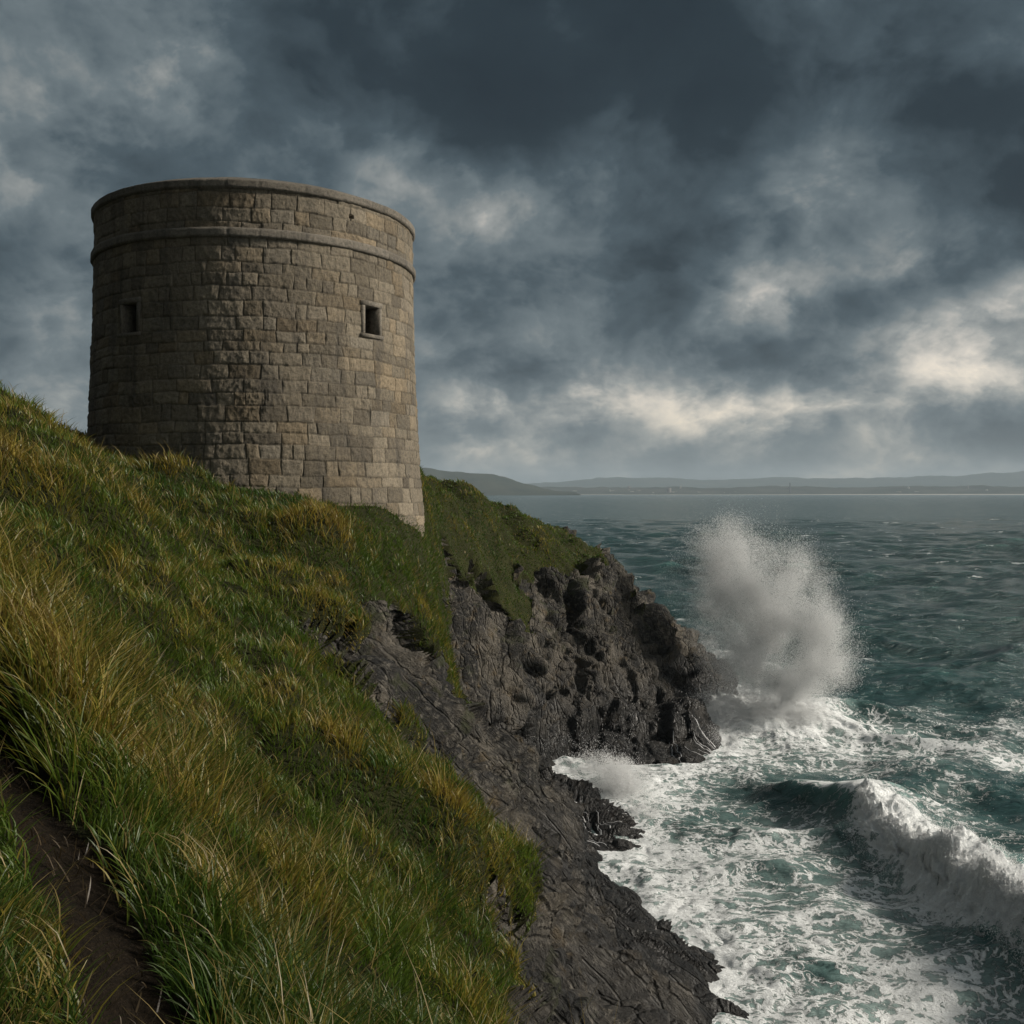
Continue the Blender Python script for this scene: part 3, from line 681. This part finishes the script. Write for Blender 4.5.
# ------------------------------------------------------------------ the sea
COAST = np.array([(8, 0), (10, 12), (8.5, 22), (6.6, 27.4), (6.0, 30), (4.8, 34), (3.0, 38.5), (5.3, 40.5), (4.6, 43.5), (2.2, 50), (2.2, 52), (4.6, 51.0), (9.6, 50.8), (11.4, 55.5), (12, 64), (15.2, 71), (14, 80)])
saz = np.radians(np.concatenate([np.arange(-60, -2, 1.5), np.arange(-2, 33.5, .055), np.arange(33.5, 75, 1.0)]))[:, None]
spx = np.concatenate([np.linspace(1500, 1080, 30)[:-1], np.linspace(1080, 560, 760)[:-1], np.linspace(560, 497.5, 190)[:-1], np.array((497.5, 497, 496.5, 496, 495.5, 495.2, 494.8, 494.4))])
sr = (EYE*1000/(spx-493))[None]
SX = np.sin(saz)*sr/np.cos(np.clip(saz, -.6, .6)); SY = np.cos(saz)*sr/np.cos(np.clip(saz, -.6, .6))
gapr = np.gradient(sr[0])[None]
cd, ct, cs_ = poly_dist(SX, SY, COAST)
CREST = np.array([(8.5, 56), (11, 50.5), (12.9, 46.6), (14.3, 44.4), (15.6, 42.3), (16.0, 39), (16.4, 33.6), (17.4, 26), (20, 16)])
wd, wt, ws = poly_dist(SX, SY, CREST)
wdist = wd*-ws            # positive = shoreward (left of the crest)... sign fixed below
front = np.where(ws < 0, wd, -wd)   # ws<0: left/shore side when walking towards the camera
calm = sst(cd, 0, 9)
hgt = np.zeros_like(SX); dx = np.zeros_like(SX); dy = np.zeros_like(SX)
wr = np.random.default_rng(4)
for k in range(90):
    lam = .9*(24/.9)**(wr.random()**.9); th_ = R(-100)+wr.normal()*.6     # waves run mostly towards the camera
    a_ = .0165*lam**.66*wr.uniform(.5, 1.2); kx, ky = math.cos(th_)*2*math.pi/lam, math.sin(th_)*2*math.pi/lam
    f_ = sst(lam/np.maximum(np.abs(gapr), .05), 1.5, 4)*1.0
    ph_ = SX*kx+SY*ky+wr.random()*6.28
    hgt += a_*f_*np.cos(ph_); s_ = a_*f_*np.sin(ph_)*.8
    dx -= s_*kx*lam/6.28; dy -= s_*ky*lam/6.28
grp = .75+.5*noise3(P3d(SX, SY, 0, .02))
hgt *= (.55+.45*calm)*grp
env = sst(wt, 3.5, 15.5)*(1-sst(wt, 36, 48))
env2 = env*(1+.18*noise3(P3d(wt*.22, 0, 1.)))
fd = np.maximum(front, 0); bd = np.maximum(-front, 0)
shape = np.where(front > 0, np.exp(-(fd/1.45)**2), np.exp(-(bd/3.4)**2)*.85+.15*np.exp(-(bd/1.2)**2))
hgt += 1.25*env2*shape-.15*env*np.exp(-((front-3.6)/1.9)**2)
broken = sst(wt+1.6*noise3(P3d(SX, SY, 0, .35)), 15.2, 17.4)*env            # where the lip has come down
churn = broken*np.where(front > 0, np.exp(-(fd/2.3)**2), np.exp(-(bd/1.3)**2))
lump = fbm(P3d(SX, SY, 0, .8)+4, 4, .5)
hgt += churn*(.0+.62*np.abs(lump)+.28*np.abs(fbm(P3d(SX, SY, 0, 2.3), 3))+.12*fbm(P3d(SX, SY, 0, 6.), 2))
# surge at the foot of the splash and in the cove
SPL = np.array((15.2, 60.5))
sd_ = np.hypot((SX-SPL[0])/1.25, (SY-SPL[1]))
surge = np.exp(-(sd_/5.2)**2)
hgt += surge*(.4+.7*np.abs(fbm(P3d(SX, SY, 0, .4)+8, 4, .5)))
cove = np.exp(-(cd/4.5)**2)
hgt += cove*.20*np.abs(fbm(P3d(SX, SY, 0, .5)+15, 4, .5))
# foam coverage
f_shore = np.exp(-cd/5.0)*(SY < 100)*1.0
# foam field between the shore and the breaker, and a trail of it behind the breaker
f_field = sst(front, -1, 4)*(1-sst(SY, 54, 60))*sst(wt, 2, 8)*.41*(.6+.4*(1-sst(cd, 8, 16)))
f_trail = np.exp(-((SY-57)/9)**2)*np.exp(-np.maximum(SX-14, 0)/26)*sst(SX, 8, 13)*.62
f_back = np.where(front < 0, np.exp(-bd/5.5), 0)*env*.40
f_lip = env*np.exp(-((front+.1)/.6)**2)*.9
f_patch = .25*sst(noise3(P3d(SX, SY, 0, .055, 1, 2.2)+3), .30, .6)*np.exp(-np.maximum(SY-60, 0)/70)
foam = np.maximum.reduce([f_shore*.68, f_field, f_trail, f_back, f_lip, f_patch, churn*1.25, surge*1.15])
foam += (.26*fbm(P3d(SX, SY, 0, .22)+2, 4)+.10*fbm(P3d(SX, SY, 0, .9)+2, 3))*(foam > .05)
face = env*(1-broken)*np.exp(-((front-1.4)/1.1)**2)
foam *= 1-.35*face
foam = np.clip(foam, 0, 1.2)
wcap = sst(hgt-.02*SY*0, .62, 1.0)*sst(noise3(P3d(SX, SY, 0, .18)+6), .05, .4)*sst(SY, 62, 75)
foam = np.maximum(foam, wcap*.55*np.exp(-np.maximum(SY-90, 0)/160))
SV = np.stack([SX+dx*.9, SY+dy*.9, hgt], -1)
# the lip leans forward
SV[..., 0] -= env*np.exp(-(front/1.0)**2)*.55*(hgt > .5)
def mat_sea():
    m, nt, out = material('sea_water'); g = nt.new('ShaderNodeNewGeometry'); pos = g.outputs['Position']
    f = attr(nt, 'foam', 'Fac')
    b = nt.new('ShaderNodeBsdfPrincipled'); b.inputs['IOR'].default_value = 1.33
    flat = nt.vmath('MULTIPLY', pos, (1, 1, 0))
    wa = nt.noise(flat, .35, 4, .6).outputs['Color']; wb = nt.noise(flat, 1.6, 4, .6).outputs['Color']
    wpos = nt.vmath('ADD', flat, nt.vmath('SCALE', nt.vmath('SUBTRACT', wa, (.5, .5, .5)), scale=3.4))
    wpos = nt.vmath('ADD', wpos, nt.vmath('SCALE', nt.vmath('SUBTRACT', wb, (.5, .5, .5)), scale=.9))
    st = nt.vmath('MULTIPLY', wpos, (1.0, 1.7, 1))
    v1 = nt.new('ShaderNodeTexVoronoi', feature='DISTANCE_TO_EDGE'); v1.inputs['Scale'].default_value = .75; nt.link(st, v1.inputs['Vector'])
    v2 = nt.new('ShaderNodeTexVoronoi', feature='DISTANCE_TO_EDGE'); v2.inputs['Scale'].default_value = 2.1; nt.link(st, v2.inputs['Vector'])
    r1 = nt.math('ABSOLUTE', nt.math('MULTIPLY_ADD', nt.noise(st, 1.1, 7, .62, .6).outputs['Fac'], 2.0, -1.0))
    r2 = nt.math('ABSOLUTE', nt.math('MULTIPLY_ADD', nt.noise(st, 3.6, 6, .62, .4).outputs['Fac'], 2.0, -1.0))
    fine = nt.noise(st, 9, 6, .7).outputs['Fac']
    # low value = strand of foam
    lace = nt.math('ADD', nt.math('MULTIPLY', v1.outputs['Distance'], 1.3), nt.math('MULTIPLY', v2.outputs['Distance'], 1.1))
    lace = nt.math('ADD', lace, nt.math('MULTIPLY', r1, .55)); lace = nt.math('ADD', lace, nt.math('MULTIPLY', r2, .38))
    lace = nt.math('ADD', lace, nt.math('MULTIPLY_ADD', fine, .6, -.30))
    thr = nt.math('MULTIPLY', nt.math('POWER', f, 1.1), .98)
    mask = nt.sstep(nt.math('SUBTRACT', thr, lace), -.10, .13)
    mask = nt.math('MULTIPLY', mask, nt.sstep(f, .03, .14))
    mask = nt.math('MAXIMUM', mask, nt.math('MULTIPLY', nt.sstep(f, .12, .9), .32))
    sep_ = nt.new('ShaderNodeSeparateXYZ'); nt.link(pos, sep_.inputs[0])
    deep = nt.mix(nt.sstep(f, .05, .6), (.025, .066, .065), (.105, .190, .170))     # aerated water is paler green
    deep = nt.mix(nt.math('MULTIPLY', nt.sstep(sep_.outputs['Z'], .3, 1.5), .7), deep, (.075, .20, .175))  # raised water painted paler green, standing in for backlight through the wave
    wc = nt.noise(nt.vmath('MULTIPLY', wpos, (.30, 1.0, 1)), .42, 8, .62, .3).outputs['Fac']
    wc2 = nt.noise(nt.vmath('MULTIPLY', flat, (.5, 1.0, 1)), .05, 3, .5).outputs['Fac']
    caps = nt.math('MULTIPLY', nt.sstep(wc, .61, .67), nt.math('MULTIPLY', nt.sstep(wc2, .44, .60), nt.sstep(nt.vmath('LENGTH', flat), 62, 85)))
    mask = nt.math('MAXIMUM', mask, nt.math('MULTIPLY', caps, .8))
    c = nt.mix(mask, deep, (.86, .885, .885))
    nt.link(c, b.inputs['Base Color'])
    nt.put(b.inputs['Roughness'], nt.math('MULTIPLY_ADD', mask, .6, .16))
    dist_ = nt.vmath('LENGTH', nt.vmath('SUBTRACT', pos, (0, 0, EYE)))
    n1 = nt.noise(nt.vmath('MULTIPLY', flat, (.5, 1.5, 1)), .95, 6, .6, .2).outputs['Fac']
    n2 = nt.noise(nt.vmath('MULTIPLY', flat, (.55, 1.9, 1)), .30, 6, .62, .2).outputs['Fac']
    n3 = nt.noise(nt.vmath('MULTIPLY', flat, (.5, 2.0, 1)), .03, 6, .62, .2).outputs['Fac']
    h = nt.math('ADD', nt.math('MULTIPLY', n1, nt.math('MULTIPLY_ADD', nt.sstep(dist_, 45, 110), .55, .42)), nt.math('MULTIPLY', n2, nt.math('MULTIPLY', nt.sstep(dist_, 50, 200), 1.9)))
    h = nt.math('ADD', h, nt.math('MULTIPLY', n3, nt.math('MULTIPLY', nt.sstep(dist_, 350, 1400), 4)))
    h = nt.math('ADD', h, nt.math('MULTIPLY', mask, .06))
    h = nt.math('ADD', h, nt.math('MULTIPLY', nt.math('MULTIPLY', fine, mask), .10))
    bp = nt.new('ShaderNodeBump'); bp.inputs['Strength'].default_value = 1.0; bp.inputs['Distance'].default_value = 1.0
    nt.link(h, bp.inputs['Height']); nt.link(bp.outputs[0], b.inputs['Normal'])
    nt.link(b.outputs[0], out.inputs[0]); return m
SVf = SV.reshape(-1, 3)
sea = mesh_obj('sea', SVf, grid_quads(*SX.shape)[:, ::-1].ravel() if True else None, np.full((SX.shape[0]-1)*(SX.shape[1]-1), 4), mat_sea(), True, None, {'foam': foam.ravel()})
structure(sea)

# ------------------------------------------------------------------ spray: droplets thrown up where the swell hits the rock
m_spray = mat_foam('spray_white', (.98, .985, .985), .55)
tet = np.array(((1, 1, 1), (1, -1, -1), (-1, 1, -1), (-1, -1, 1)), np.float32)/math.sqrt(3)
def droplets(name, pos, rad_):
    k = len(pos); rot = rng.normal(size=(k, 3)); rot /= np.linalg.norm(rot, axis=1)[:, None]
    a = rng.normal(size=(k, 3)); a -= (a*rot).sum(1)[:, None]*rot; a /= np.linalg.norm(a, axis=1)[:, None]; b = np.cross(rot, a)
    v = pos[:, None]+rad_[:, None, None]*(tet[None, :, :1]*rot[:, None]+tet[None, :, 1:2]*a[:, None]+tet[None, :, 2:]*b[:, None])
    f = (np.arange(k)*4)[:, None]+np.array((0, 1, 2, 0, 3, 1, 0, 2, 3, 1, 3, 2))
    return stuff(mesh_obj(name, v.reshape(-1, 3), f.ravel(), np.full(k*4, 3), m_spray, False))
def burst(lobes, total, kmin, seed, nscale=.42, cut=.0):
    rg = np.random.default_rng(seed); lob = np.array(lobes, float); wts = lob[:, 6]*lob[:, 3]*lob[:, 4]*lob[:, 5]; wts /= wts.sum()
    out = []; got = 0
    while got < total:
        k = rg.choice(len(lob), 400000, p=wts); q = rg.normal(size=(400000, 3))*.52
        p = lob[k, :3]+q*lob[k, 3:6]
        org = lob[:, :3].mean(0)*np.array((1, 1, 0)); v_ = p-org; rr_ = np.linalg.norm(v_, axis=1)[:, None]; v_ = v_/(rr_+1e-6)
        st_ = fbm(np.concatenate([v_*4.5, rr_*.10], 1)[:, :3]+rr_*.10+seed, 4, .6)
        dn = np.clip(.46+.80*fbm(p*nscale+seed, 5, .62)+.75*st_, .10, 1.2)*(1-sst(np.linalg.norm(q, axis=1), .9, 1.35))
        keep = (rg.random(400000) < dn) & (p[:, 2] > -.2)
        out.append(p[keep]); got += keep.sum()
    return np.concatenate(out)[:total]
def at(px, py, Y): return ((px-512)/1000*Y, Y, EYE-(py-493)/1000*Y)
def lobe(px, py, Y, rx, ry, rz, wt): return (*at(px, py, Y), rx, ry, rz, wt)
big = burst([
    lobe(730, 590, 63, 3.5, 2.4, 4.2, 1.0), lobe(768, 608, 62, 4.0, 2.6, 4.2, 1.1), lobe(815, 640, 60.5, 2.3, 2.0, 3.0, 1.7), lobe(770, 668, 61, 4.0, 2.6, 3.4, 1.3),
    lobe(760, 720, 60, 4.2, 2.6, 2.6, 1.3), lobe(790, 700, 60, 2.6, 2.2, 2.6, 1.3), lobe(715, 750, 56.5, 3.2, 1.8, 1.4, .7), lobe(738, 548, 63.5, 2.8, 2.0, 2.2, .6), lobe(792, 572, 62, 2.6, 1.8, 2.4, .35), lobe(716, 640, 74, 2.2, 1.6, 3.6, .8), lobe(838, 655, 60, 1.6, 1.4, 2.8, .5),
], 1050000, 0, 3)
big_r = .008+.016*rng.random(len(big))**4
droplets('sea_spray', big, big_r)
coarse = burst([lobe(745, 560, 63, 4.0, 2.5, 4.0, 1), lobe(810, 640, 60.5, 4.0, 2.5, 4.2, 1), lobe(715, 700, 57, 2.4, 1.5, 1.6, 1.4), lobe(690, 705, 55, 1.2, 1, 1.0, 1.4)], 2500, 0, 8)
droplets('sea_spray', coarse, .010+.014*rng.random(len(coarse)))
small = burst([lobe(622, 790, 45.5, 1.5, 1.2, 1.3, 1.4), lobe(645, 815, 43.5, 1.1, 1.0, .9, 1.1), lobe(600, 768, 48.5, 1.6, 1.0, .9, .7), lobe(655, 840, 41.5, .8, .8, .5, .7)], 60000, 0, 5, .7)
droplets('sea_spray', small, .010+.016*rng.random(len(small))**3)
drops = burst([lobe(610, 752, 48, 1.9, 1.2, 1.2, 1), lobe(570, 745, 51, 1.8, 1.0, .5, 1)], 1300, 0, 6, .8)
droplets('sea_spray', drops, .007+.013*rng.random(len(drops))**2)
# froth thrown from the broken lip
chf = churn.ravel(); ci_ = np.nonzero((chf > .25) & (SVf[:, 1] > 20))[0]
wgt = chf[ci_]*np.repeat(1.0, len(ci_)); k = ci_[rng.choice(len(ci_), 130000, p=wgt/wgt.sum())]
fpos = SVf[k]+rng.normal(size=(len(k), 3))*np.array((.12, .12, .03)); up_n = np.clip(.5+1.1*fbm(fpos*.9+3, 4), .03, 1.3)
fpos[:, 2] += rng.exponential(.06, len(k))*up_n
crest_k = rng.random(len(k)) < .10; fpos[:, 2] += crest_k*rng.exponential(.28, len(k))*np.exp(-(front.ravel()[k]/.8)**2)
droplets('wave_froth', fpos, .008+.018*rng.random(len(fpos))**3)

# ------------------------------------------------------------------ sea water draining back off the ledges
from mathutils.bvhtree import BVHTree
rq = Q[is_r]; rc = Vf[rq].mean(1)
sel = (rc[:, 1] > 30) & (rc[:, 1] < 72) & (rc[:, 2] < 9) & (rc[:, 2] > -2) & (rc[:, 0] > 0)
us, inv = np.unique(rq[sel].ravel(), return_inverse=True)
bvh = BVHTree.FromPolygons([tuple(v) for v in Vf[us].tolist()], inv.reshape(-1, 4).tolist())
rs = np.random.default_rng(17); rvv, rff = [], []
def trickle(x, y, n_, w0):
    prev = None; d_ = rs.normal(size=2)*.02
    for k_ in range(n_):
        h_ = bvh.ray_cast(Vector((x, y, 40)), Vector((0, 0, -1)))
        if h_[0] is None or h_[0].z < -.1: break
        gx = float(land(np.array([x+.3]), np.array([y]))[0][0]-land(np.array([x-.3]), np.array([y]))[0][0]); gy = float(land(np.array([x]), np.array([y+.3]))[0][0]-land(np.array([x]), np.array([y-.3]))[0][0])
        nn = h_[1]*(1 if h_[1].z > 0 else -1)
        g_ = np.array((-gx, -gy)); g_ /= (np.linalg.norm(g_)+1e-6); g_ = g_*.5+np.array((nn.x, nn.y))*.8; g_ /= (np.linalg.norm(g_)+1e-6)
        w_ = w0*(.5+rs.random())*(1-.5*abs(2*k_/n_-1)); t_ = np.array((-g_[1], g_[0]))
        off_ = nn*.03; cc = np.array(h_[0])+np.array(off_)
        a_ = len(rvv); rvv.extend([cc+np.array((*(t_*w_), 0)), cc-np.array((*(t_*w_), 0)), cc+np.array(nn)*w_*.7])
        if prev is not None: rff.extend([(prev, a_, a_+2, prev+2), (prev+2, a_+2, a_+1, prev+1)])
        prev = a_; x += g_[0]*.07+rs.normal()*.018; y += g_[1]*.07+rs.normal()*.018
for k_ in range(26): trickle(*(np.array((10.3, 54.6))+rs.normal(size=2)*np.array((.9, .7))), 46, .022)
for k_ in range(22): trickle(*(np.array((3.2, 41.6))+rs.normal(size=2)*np.array((.9, .8))), 34, .018)
for k_ in range(12): trickle(*(np.array((5.4, 30.0))+rs.normal(size=2)*np.array((.6, 1.5))), 26, .016)
if rff: stuff(mesh_obj('water_runoff', np.array(rvv), [i for q_ in rff for i in q_], [4]*len(rff), m_spray, True))

# ------------------------------------------------------------------ far shore
def mat_far(name, a, b):
    m, nt, out = material(name); g = nt.new('ShaderNodeNewGeometry'); bs = nt.new('ShaderNodeBsdfDiffuse')
    n_ = nt.noise(g.outputs['Position'], .0035, 6, .6).outputs['Fac']
    nt.link(nt.mix(nt.sstep(n_, .35, .65), a, b), bs.inputs[0]); nt.link(bs.outputs[0], out.inputs[0]); return m
def far_hills(name, Yc, depth, prof, mat, seed, rough=.07):
    px = np.arange(prof[0][0], prof[-1][0]+1, 2.0); hp = np.interp(px, [p[0] for p in prof], [p[1] for p in prof])
    hp = np.convolve(np.pad(hp, 6, 'edge'), np.ones(13)/13, 'valid')
    hx = (px-512)/1000*Yc; u_ = np.linspace(-1, 1, 26)
    HX = hx[:, None]+0*u_; HY = Yc+depth*u_[None]+0*hx[:, None]
    hz = hp[:, None]/1000*Yc+EYE; sh_ = (1-np.abs(u_[None])**1.6)
    HZ = hz*sh_*(1+rough*fbm(P3d(HX, HY, seed*100., .0022), 4))+10*fbm(P3d(HX, HY, 0, .006), 3)*sh_-3*(np.abs(u_[None]) > .95)
    return structure(mesh_obj(name, np.stack([HX, HY, HZ], -1).reshape(-1, 3), grid_quads(len(px), 26)[:, ::-1].ravel(), np.full((len(px)-1)*25, 4), mat))
m_hill = mat_far('hill_heath', (.030, .040, .030), (.055, .060, .042))
far_hills('hills', 6500, 700, [(300, 12), (380, 20), (425, 26), (450, 22), (470, 18), (485, 19.5), (505, 15), (530, 8), (550, 3), (575, 0)], m_hill, 1)
far_hills('hills', 14500, 1500, [(480, 3), (520, 9), (560, 11), (600, 15), (650, 15.5), (720, 13), (780, 15.5), (850, 14), (900, 15), (930, 18), (950, 15.5), (990, 20), (1030, 22), (1120, 25), (1250, 14), (1400, 5)], m_hill, 2)
m_plain_far = mat_far('coastal_plain', (.035, .042, .030), (.075, .075, .06))
far_hills('far_shore', 9000, 800, [(420, 4), (520, 5.5), (640, 5), (800, 6.5), (900, 6), (1000, 7), (1150, 8), (1400, 5)], m_plain_far, 3, .25)
# beach line
bx = np.linspace(-900, 9000, 200); by0 = 8120+60*np.sin(bx*.0013); by1 = by0+330
bv_ = np.concatenate([np.stack([bx, by0, np.full(200, .4)], -1), np.stack([bx, by1, np.full(200, 9.)], -1), np.stack([bx, by1+60, np.full(200, -3.)], -1)])
bq = np.concatenate([np.stack([np.arange(199)+k*200, np.arange(1, 200)+k*200, np.arange(1, 200)+200*(k+1), np.arange(199)+200*(k+1)], -1) for k in (0, 1)])
structure(mesh_obj('beach', bv_, bq.ravel(), np.full(len(bq), 4), mat_far('pale_sand', (.5, .48, .43), (.6, .57, .52))))
# the town along it, a mass of specks
tr_ = np.random.default_rng(9); tv, tf, tcx = [], [], []
for k in range(420):
    x = tr_.uniform(-400, 7200); y = tr_.uniform(8350, 8900); w_ = tr_.uniform(8, 45); h_ = tr_.uniform(6, 16)*(1+(tr_.random() < .06)*2); d_ = 14
    z0 = 5+(y-8350)*.065; b0 = len(tv); rh = h_+w_*.0+4
    tv += [(x, y, z0-9), (x+w_, y, z0-9), (x+w_, y+d_, z0-9), (x, y+d_, z0-9), (x, y, z0+h_), (x+w_, y, z0+h_), (x+w_, y+d_, z0+h_), (x, y+d_, z0+h_), (x, y+d_/2, z0+rh), (x+w_, y+d_/2, z0+rh)]
    tf += [(0+b0, 1+b0, 5+b0, 4+b0), (1+b0, 2+b0, 6+b0, 5+b0), (2+b0, 3+b0, 7+b0, 6+b0), (3+b0, 0+b0, 4+b0, 7+b0), (4+b0, 5+b0, 9+b0, 8+b0), (6+b0, 7+b0, 8+b0, 9+b0)]
    c_ = [(.3, .29, .27), (.2, .18, .16), (.06, .06, .06), (.36, .35, .33)][tr_.integers(4)]; tcx += [c_]*10
mt, ntt, outt = material('town_walls'); dd_ = ntt.new('ShaderNodeBsdfDiffuse'); ntt.link(attr(ntt, 'town_col'), dd_.inputs[0]); ntt.link(dd_.outputs[0], outt.inputs[0])
stuff(mesh_obj('distant_town', np.array(tv), [i for q_ in tf for i in q_], [4]*len(tf), mt, False, None, {'town_col': np.array(tcx)}))
def chimney(px, Yc, top, lab):
    seg = 14; zs = [(0, 7), (top*.5, 6), (top*.97, 5), (top, 5.6), (top+2, 5.2)]; x0 = (px-512)/1000*Yc; vs = []
    for z_, r_ in zs:
        for s_ in range(seg): vs.append((math.cos(s_/seg*6.2832)*r_, math.sin(s_/seg*6.2832)*r_, z_))
    f = [(i*seg+s_, i*seg+(s_+1) % seg, (i+1)*seg+(s_+1) % seg, (i+1)*seg+s_) for i in range(len(zs)-1) for s_ in range(seg)]
    o = mesh_obj('factory_chimney', vs, [i for q_ in f for i in q_], [4]*len(f), mt, True, None, {'town_col': np.tile((.10, .10, .11), (len(vs), 1))})
    o.location = (x0, Yc, 2); o['label'] = lab; o['category'] = 'chimney'
chimney(790, 8300, 95, 'tall thin chimney rising from the far shore above the town')

# ------------------------------------------------------------------ the sea air between here and the far shore
mh, nh, oh = material('sea_air'); pv = nh.new('ShaderNodeVolumePrincipled')
pv.inputs['Color'].default_value = (.60, .73, .83, 1); pv.inputs['Density'].default_value = .00006; pv.inputs['Anisotropy'].default_value = .0
nh.link(pv.outputs[0], oh.inputs['Volume'])
hb = np.array([(x, y, z) for z in (-20, 372) for x, y in ((-14000, -200), (24000, -200), (24000, 17500), (-14000, 17500))], float)
stuff(mesh_obj('haze', hb, [3, 2, 1, 0, 4, 5, 6, 7, 0, 1, 5, 4, 1, 2, 6, 5, 2, 3, 7, 6, 3, 0, 4, 7], [4]*6, mh, False))
